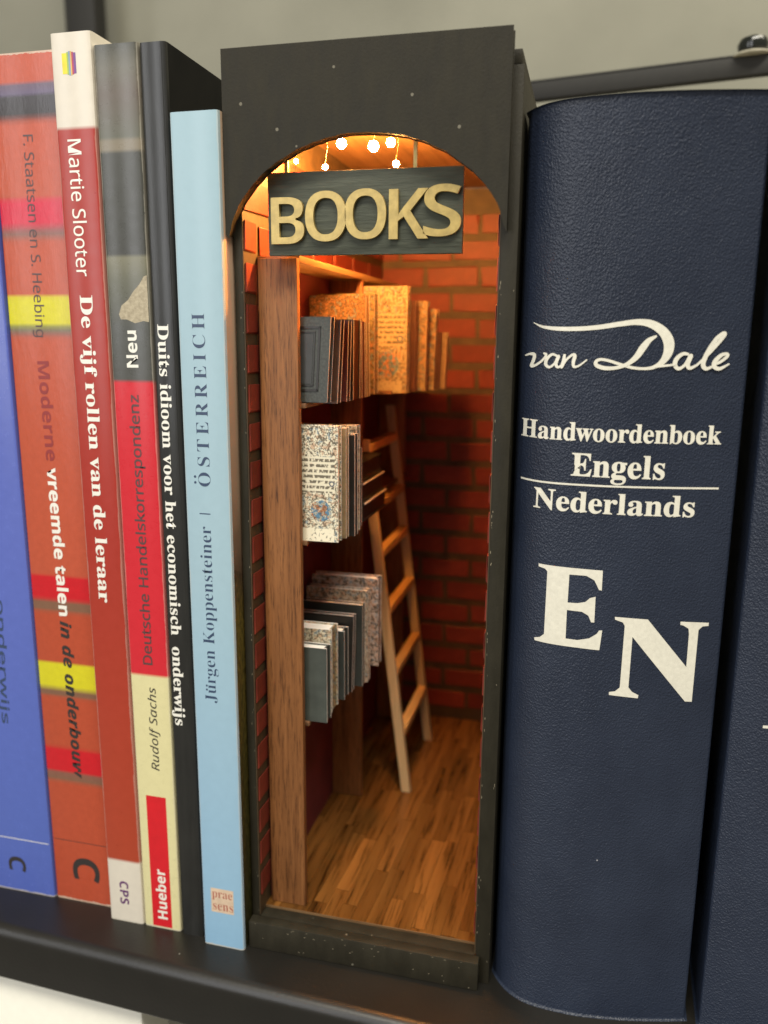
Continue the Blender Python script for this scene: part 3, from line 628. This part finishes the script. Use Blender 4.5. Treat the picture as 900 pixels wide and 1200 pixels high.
# bookcase along the left wall
Z1, Z2, Z3 = 16.42, 12.55, 7.02
bc = T('bookcase', 'tall brown miniature bookcase against the left wall inside the box', 'bookcase', NK, (0.9, 7.5, 0.95))
link('back_panel', bx(0.282, 0.33, 1.25, 14.5, 0.96, 20.15), M['maroon'], bc)
link('upright', bx(0.40, 1.50, 1.0, 1.22, 0.953, 20.22), M['board'], bc, bevel=0.02)
link('upright', bx(0.335, 1.48, 7.45, 7.65, 0.953, 20.10), M['board'], bc, bevel=0.015)
link('upright', bx(0.335, 1.48, 14.3, 14.5, 0.953, 20.10), M['board'], bc, bevel=0.015)
link('top_board', bx(0.30, 1.50, 1.225, 14.5, 20.12, 20.30), M['light_board'], bc, bevel=0.015)
for zt in (Z1, Z2, Z3):
    link('shelf_board', bx(0.335, 1.62, 1.225, 7.445, zt-0.13, zt), M['inner_wood'], bc, bevel=0.01)
    link('shelf_board', bx(0.335, 1.62 if zt != Z1 else 2.5, 7.655, 14.295, zt-0.13, zt), M['inner_wood'], bc, bevel=0.01)

# miniature books
COLR = dict(grey=m_flat("grey_green_cover", (0.055, 0.062, 0.052), 0.4, var=0.2, scale=200), dark=m_flat("dark_cover", (0.02, 0.017, 0.014), 0.4, var=0.3), brown=m_flat("brown_cover", (0.075, 0.03, 0.015), 0.4, var=0.35, scale=400),
            red=m_flat("dark_red_cover", (0.10, 0.018, 0.012), 0.45, var=0.3), olive=m_flat("olive_cover", (0.14, 0.10, 0.05), 0.5, var=0.4, scale=500), tan=m_flat("tan_cover", (0.28, 0.19, 0.095), 0.5, var=0.25, scale=500),
            slate=m_flat("slate_cover", (0.05, 0.055, 0.05), 0.38, var=0.2, scale=200), pink=m_flat("pinkish_cover", (0.42, 0.30, 0.24), 0.5, var=0.25, scale=400))
def mini(label, x1, y, th_, z, h, face, spine=None, x0=0.5, lean=0.0, slant=0.0, group='miniature books in the bookcase', frame=False, edge=0.045):
    """cover folded round a page block: front board, spine on the right, back board"""
    W = x1-x0; t = T('miniature_book', label, 'miniature book', NK, (x0, y, z), group); c = 0.05
    sh = Matrix(((1, 0, math.tan(math.radians(lean))), (0, 1, 0), (0, 0, 1)))
    def fin(bm):
        for v in bm.verts:
            q = v.co-Vector((x0, y, z)); q = sh @ q; q.y += q.x*math.tan(math.radians(slant)); v.co = q+Vector((x0, y, z))
        return bm
    bm = bmesh.new()
    for (ya, yb) in ((y, y+c), (y+th_-c, y+th_)):
        vs, fs = box(bm, x0, x1+edge, ya, yb, z, z+h, 1)
        for fa in fs:
            cc = fa.calc_center_median()
            if abs(cc.y-ya) < 1e-4 or abs(cc.y-yb) < 1e-4: fa.material_index = 0
    link('cover', fin(bm), [face, M['paper']], t)
    link('spine', fin(bx(x1-c, x1, y+c+0.001, y+th_-c-0.001, z+0.002, z+h-0.002)), spine or face, t)
    if th_ > 0.16: link('pages', fin(bx(x0+0.05, x1-c-0.002, y+c+0.002, y+th_-c-0.002, z+0.04, z+h-0.05)), M['paper'], t)
    if frame:
        bm = bmesh.new(); f0, f1, g0, g1 = x1-1.15, x1-0.22, z+0.30, z+h-0.25; e = 0.06
        for a in ((f0, f1, g0, g0+e), (f0, f1, g1-e, g1), (f0, f0+e, g0, g1), (f1-e, f1, g0, g1)): box(bm, a[0], a[1], y-0.02, y-0.0005, a[2], a[3])
        for a in ((f0+.14, f1-.14, g0+.14, g0+.14+e/2), (f0+.14, f1-.14, g1-.14-e/2, g1-.14), (f0+.14, f0+.14+e/2, g0+.14, g1-.14), (f1-.14-e/2, f1-.14, g0+.14, g1-.14)): box(bm, a[0], a[1], y-0.02, y-0.0005, a[2], a[3])
        link('embossed_frame', fin(bm), COLR['dark'], t)
        link('centre_panel', fin(bx(f0+.2, f1-.2, y-0.012, y-0.0007, g0+.2, g1-.2)), m_flat("pewter_panel", (0.05, 0.05, 0.048), 0.45, 0.1), t)
    return t
ill = lambda w_, h_, **kw: m_illum("manuscript_print", w_, h_, **kw)
orn = lambda **kw: m_illum("ornament_print", 2, 3, full=False, **kw)
# upper shelf, front bay
mini('grey framed cover book, first on the upper shelf beside the front post', 2.16, 1.30, 0.36, Z1+0.03, 2.28, m_flat("grey_cloth_cover", (0.055, 0.058, 0.05), 0.5, var=0.4, scale=1500), COLR['brown'], lean=3.2, frame=True)
mini('brown spined book leaning right behind the grey framed one', 2.32, 1.72, 0.34, Z1-0.02, 2.25, COLR['brown'], COLR['brown'], lean=3.0)
mini('dark red slim book with a white edge, third on the upper shelf', 2.42, 2.30, 0.34, Z1, 2.23, COLR['red'], COLR['dark'], lean=1.5)
mini('thick dark brown book near the middle of the upper shelf', 2.42, 2.95, 0.75, Z1, 2.28, COLR['dark'], COLR['brown'], lean=0.5)
mini('brown book with a red spine right of the thick dark one', 2.44, 3.85, 0.40, Z1, 2.25, COLR['brown'], COLR['red'], lean=-0.5)
mini('olive patterned slim book at the end of the short upper row', 2.46, 4.35, 0.35, Z1, 2.22, COLR['olive'], orn(seed=5.0, base=(0.35, 0.25, 0.12)), lean=-0.8)
mini('tall brown patterned book rising behind the short upper row', 2.28, 4.85, 0.42, Z1, 3.05, orn(seed=2.2, base=(0.20, 0.115, 0.055)), COLR['tan'])
mini('tall olive patterned book left of the tall manuscript book', 2.32, 5.75, 0.5, Z1, 3.15, orn(seed=6.2, base=(0.20, 0.15, 0.07)), orn(seed=1.2, base=(0.22, 0.17, 0.08)))
# upper shelf, back bay
mini('tallest cream manuscript book on the upper shelf, lit by the lamps', 2.95, 7.75, 0.42, Z1-0.08, 3.58, ill(1.45, 3.6, base=(0.36, 0.29, 0.17), seed=1.0, xo=1.02), COLR['tan'])
mini('brown book with patterned spine right of the tallest manuscript book', 3.12, 8.35, 0.36, Z1-0.05, 3.10, COLR['brown'], orn(seed=3.1, base=(0.36, 0.25, 0.12)))
mini('tan patterned book two to the right of the tallest manuscript book', 3.38, 8.85, 0.36, Z1-0.05, 3.10, orn(seed=4.4, base=(0.28, 0.20, 0.10)), COLR['tan'], lean=0.8)
mini('narrow tan book leaning at the far end of the upper shelf', 3.58, 9.40, 0.36, Z1-0.05, 2.85, orn(seed=8.4, base=(0.28, 0.20, 0.10)), COLR['tan'], lean=1.5)
mini('short pale tan book in front of the last book of the upper shelf', 3.62, 8.75+1.15, 0.30, Z1-0.05, 2.05, COLR['tan'], COLR['tan'], lean=1.5)
mini('last short pale book closing the upper row by the brick wall', 3.82, 10.35, 0.30, Z1-0.05, 2.05, COLR['tan'], orn(seed=7.7, base=(0.5, 0.36, 0.18)), lean=2.0)
# middle shelf
mini('large cream manuscript book with a blue roundel on the middle shelf', 2.48, 1.28, 0.34, Z2, 3.26, ill(1.0, 3.26, seed=0.3, base=(0.74, 0.67, 0.50), xo=1.0), m_illum("ornament_print", 2, 3, full=False, seed=9.0, base=(0.6, 0.50, 0.28)))
mini('red ornamented spine book just behind the large manuscript book', 2.58, 1.70, 0.28, Z2+0.03, 3.15, COLR['tan'], orn(seed=4.0, base=(0.50, 0.33, 0.2)))
mini('black and cream spined book third on the middle shelf', 2.70, 2.15, 0.34, Z2, 2.95, COLR['dark'], orn(seed=11.0, base=(0.15, 0.11, 0.07)))
mini('dark banded book last of the upright middle row', 2.62, 2.65, 0.36, Z2, 3.15, orn(seed=12.0, base=(0.5, 0.42, 0.28)), orn(seed=13.0, base=(0.09, 0.06, 0.04)))
mini('black book leaning behind the banded one on the middle shelf', 2.50, 3.2, 0.45, Z2, 2.4, COLR['dark'], COLR['dark'])
for i, (zz, lab) in enumerate([(Z2, 'dark flat lying book at the bottom of the middle shelf pile'), (Z2+0.60, 'dark brown flat lying book in the middle of the pile'), (Z2+1.22, 'dark brown flat lying book on top of the pile by the ladder')]):
    t = T('miniature_book', lab, 'miniature book', NK, (0.6, 4.2, zz), 'miniature books in the bookcase')
    bm = bmesh.new(); box(bm, 0.6, 2.5-0.08*i, 4.1+0.1*i, 6.9, zz+0.002, zz+0.05); box(bm, 0.6, 2.5-0.08*i, 4.1+0.1*i, 6.9, zz+0.53, zz+0.585, 0)
    link('cover', bm, COLR['dark'], t)
    link('spine', bx(2.40-0.08*i, 2.46-0.08*i, 4.12+0.1*i, 6.88, zz+0.052, zz+0.528), COLR['dark'], t)
    if i < 2: link('page_edge', bx(2.46-0.08*i, 2.52-0.08*i, 4.12+0.1*i, 6.88, zz+0.535, zz+0.58), M['paper'], t)
# lower shelf
mini('slate grey green book, front of the lower shelf beside the post', 2.10, 1.30, 0.42, Z3, 2.32, COLR['grey'], COLR['slate'])
mini('black and cream patterned book behind the slate one', 2.10, 1.80, 0.62, Z3+0.1, 2.62, orn(seed=21.0, base=(0.55, 0.48, 0.34)), m_illum("ornament_print", 2, 3, full=False, seed=23.0, base=(0.42, 0.37, 0.2)))
mini('dark slim book with white corners, third of the lower shelf', 2.20, 2.75, 0.45, Z3+0.1, 2.25, COLR['slate'], COLR['dark'])
mini('dark slim book with a long white edge, fourth of the lower shelf', 2.26, 3.35, 0.26, Z3+0.1, 2.55, COLR['dark'], COLR['brown'], lean=1.5)
mini('dark slate book with a light top in the middle of the lower shelf', 2.42, 4.05, 0.30, Z3+0.02, 2.78, COLR['slate'], COLR['tan'], x0=0.45)
mini('cream patterned book behind the dark slate one on the lower shelf', 2.50, 4.42, 0.30, Z3+0.02, 3.15, orn(seed=31.0, base=(0.5, 0.42, 0.32)), orn(seed=33.0, base=(0.34, 0.28, 0.2)), x0=0.45)
mini('pinkish patterned book closing the lower row beside the ladder', 2.74, 4.85, 0.42, Z3+0.45, 3.02, orn(seed=41.0, base=(0.52, 0.40, 0.33)), COLR['brown'], x0=0.5)

# ladder
ld = T('ladder', 'pale wooden ladder leaning against the bookcase inside the box', 'ladder', NK, (3.0, 10.4, 0.95))
def lx(zv): return 3.09-0.127*(zv-0.95)
for (ya, yb) in ((8.15, 8.38), (12.5, 12.74)):
    bm = bmesh.new(); h = 0.18
    vs = [bm.verts.new((lx(zv)+sx*h, y, zv)) for zv in (0.955, 15.55 if ya > 10 else 14.62) for y in (ya, yb) for sx in (-1, 1)]
    for q in ((0, 1, 3, 2), (4, 6, 7, 5), (0, 4, 5, 1), (2, 3, 7, 6), (0, 2, 6, 4), (1, 5, 7, 3)): bm.faces.new([vs[i] for i in q])
    link('rail', bm, M['ladder'], ld, bevel=0.015, seg=1)
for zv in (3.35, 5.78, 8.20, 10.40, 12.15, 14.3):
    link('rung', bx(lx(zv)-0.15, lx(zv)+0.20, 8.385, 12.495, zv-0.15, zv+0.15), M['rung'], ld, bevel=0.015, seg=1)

# hanging sign with letters
sg = T('shop_sign', 'dark wooden sign with gold capital letters hanging in the arch', 'sign', NK, (3.43, 0.55, 20.2))
def rot_sign(bm, a=-0.004):
    for v in bm.verts:
        dx = v.co.x-3.43; v.co.z += dx*a
    return bm
link('board', rot_sign(bx(0.93, 5.93, 0.50, 0.64, 20.22, 22.22)), M['signwood'], sg, bevel=0.015)
for x in (1.42, 4.73): link('hanger', bx(x-0.045, x+0.045, 0.53, 0.62, 22.2, 24.19), M['brass'], sg)
for ch, a, b, z0, z1 in (('B', 1.05, 1.93, 20.50, 21.62), ('O', 1.96, 3.03, 20.54, 21.74), ('O', 2.99, 4.05, 20.57, 21.76), ('K', 4.12, 5.10, 20.56, 21.72), ('S', 4.98, 5.90, 20.60, 21.80)):
    bm = glyphs(ch, 'sansb', -0.014, 0.05)
    X = [v.co.x for v in bm.verts]; Y = [v.co.y for v in bm.verts]; Zs = [v.co.z for v in bm.verts]
    for v in bm.verts:
        px = (v.co.x-min(X))/(max(X)-min(X)); py = (v.co.y-min(Y))/(max(Y)-min(Y)); pz = (v.co.z-min(Zs))/(max(Zs)-min(Zs))
        v.co = (a+px*(b-a), 0.495-pz*0.11, z0+py*(z1-z0))
    o = link('letter', bm, M['brass'], sg)

# string of lamps
ls = T('string_lights', 'string of small glowing warm lamps under the top of the arch', 'string lights', NK, (3.4, 2.0, 24.1))
bulbs = [(2.06, 3.2, 23.45, 0.135), (2.98, 3.2, 23.34, 0.145), (3.42, 3.4, 23.46, 0.125), (0.72, 3.2, 23.05, 0.06), (1.52, 3.4, 22.90, 0.075), (3.62, 3.2, 22.86, 0.09)]
for p in bulbs:
    bm = bmesh.new(); bmesh.ops.create_icosphere(bm, subdivisions=2, radius=p[3], matrix=Matrix.Translation(p[:3])); link('bulb', bm, M['bulb'], ls, smooth=True)
    bm = bmesh.new(); tube(bm, [(p[0], p[1], p[2]+0.11), (p[0]+0.05, p[1]+0.05, p[2]+0.5), (p[0]-0.03, p[1]+0.1, 24.19)], 0.009, 6); link('wire', bm, M['wire'], ls, smooth=True)


# chips and rubbed spots along the painted edges
bm = bmesh.new(); rnd = random.Random(3)
def chip(cx, cy, cz, axis, sx, sz):
    n = rnd.randint(5, 7); vs = []
    for k in range(n):
        a = 2*math.pi*k/n; rr = rnd.uniform(0.5, 1.0); da, db = sx*rr*math.cos(a), sz*rr*math.sin(a)
        vs.append(bm.verts.new((cx+da, cy, cz+db) if axis == 'y' else (cx+da, cy+db, cz)))
    bm.faces.new(vs)
for i in range(95):
    q = rnd.random(); e = 0.2*rnd.random()**3
    if q < 0.30: chip(6.892+e*0.4, 0.3485, rnd.uniform(1, 20.5), 'y', 0.012, rnd.uniform(0.015, 0.07))
    elif q < 0.45: chip(7.255-e*0.5, 0.3485, rnd.uniform(0.2, 20.5), 'y', 0.010, rnd.uniform(0.015, 0.05))
    elif q < 0.68: chip(0.232-e*0.4, 0.3485, rnd.uniform(1, 20.5), 'y', 0.010, rnd.uniform(0.015, 0.05))
    elif q < 0.88: chip(rnd.uniform(0.1, 6.9), -0.0015, 0.86-e, 'y', rnd.uniform(0.015, 0.06), 0.012)
    else: chip(rnd.uniform(0.1, 6.9), -0.0015, rnd.uniform(0.05, 0.85), 'y', 0.02, 0.02)
tag(link('paint_chip', bm, m_flat("bare_chipped_wood", (0.26, 0.22, 0.15), 0.7, var=0.4, scale=900, bump=0), nk), kind='stuff')
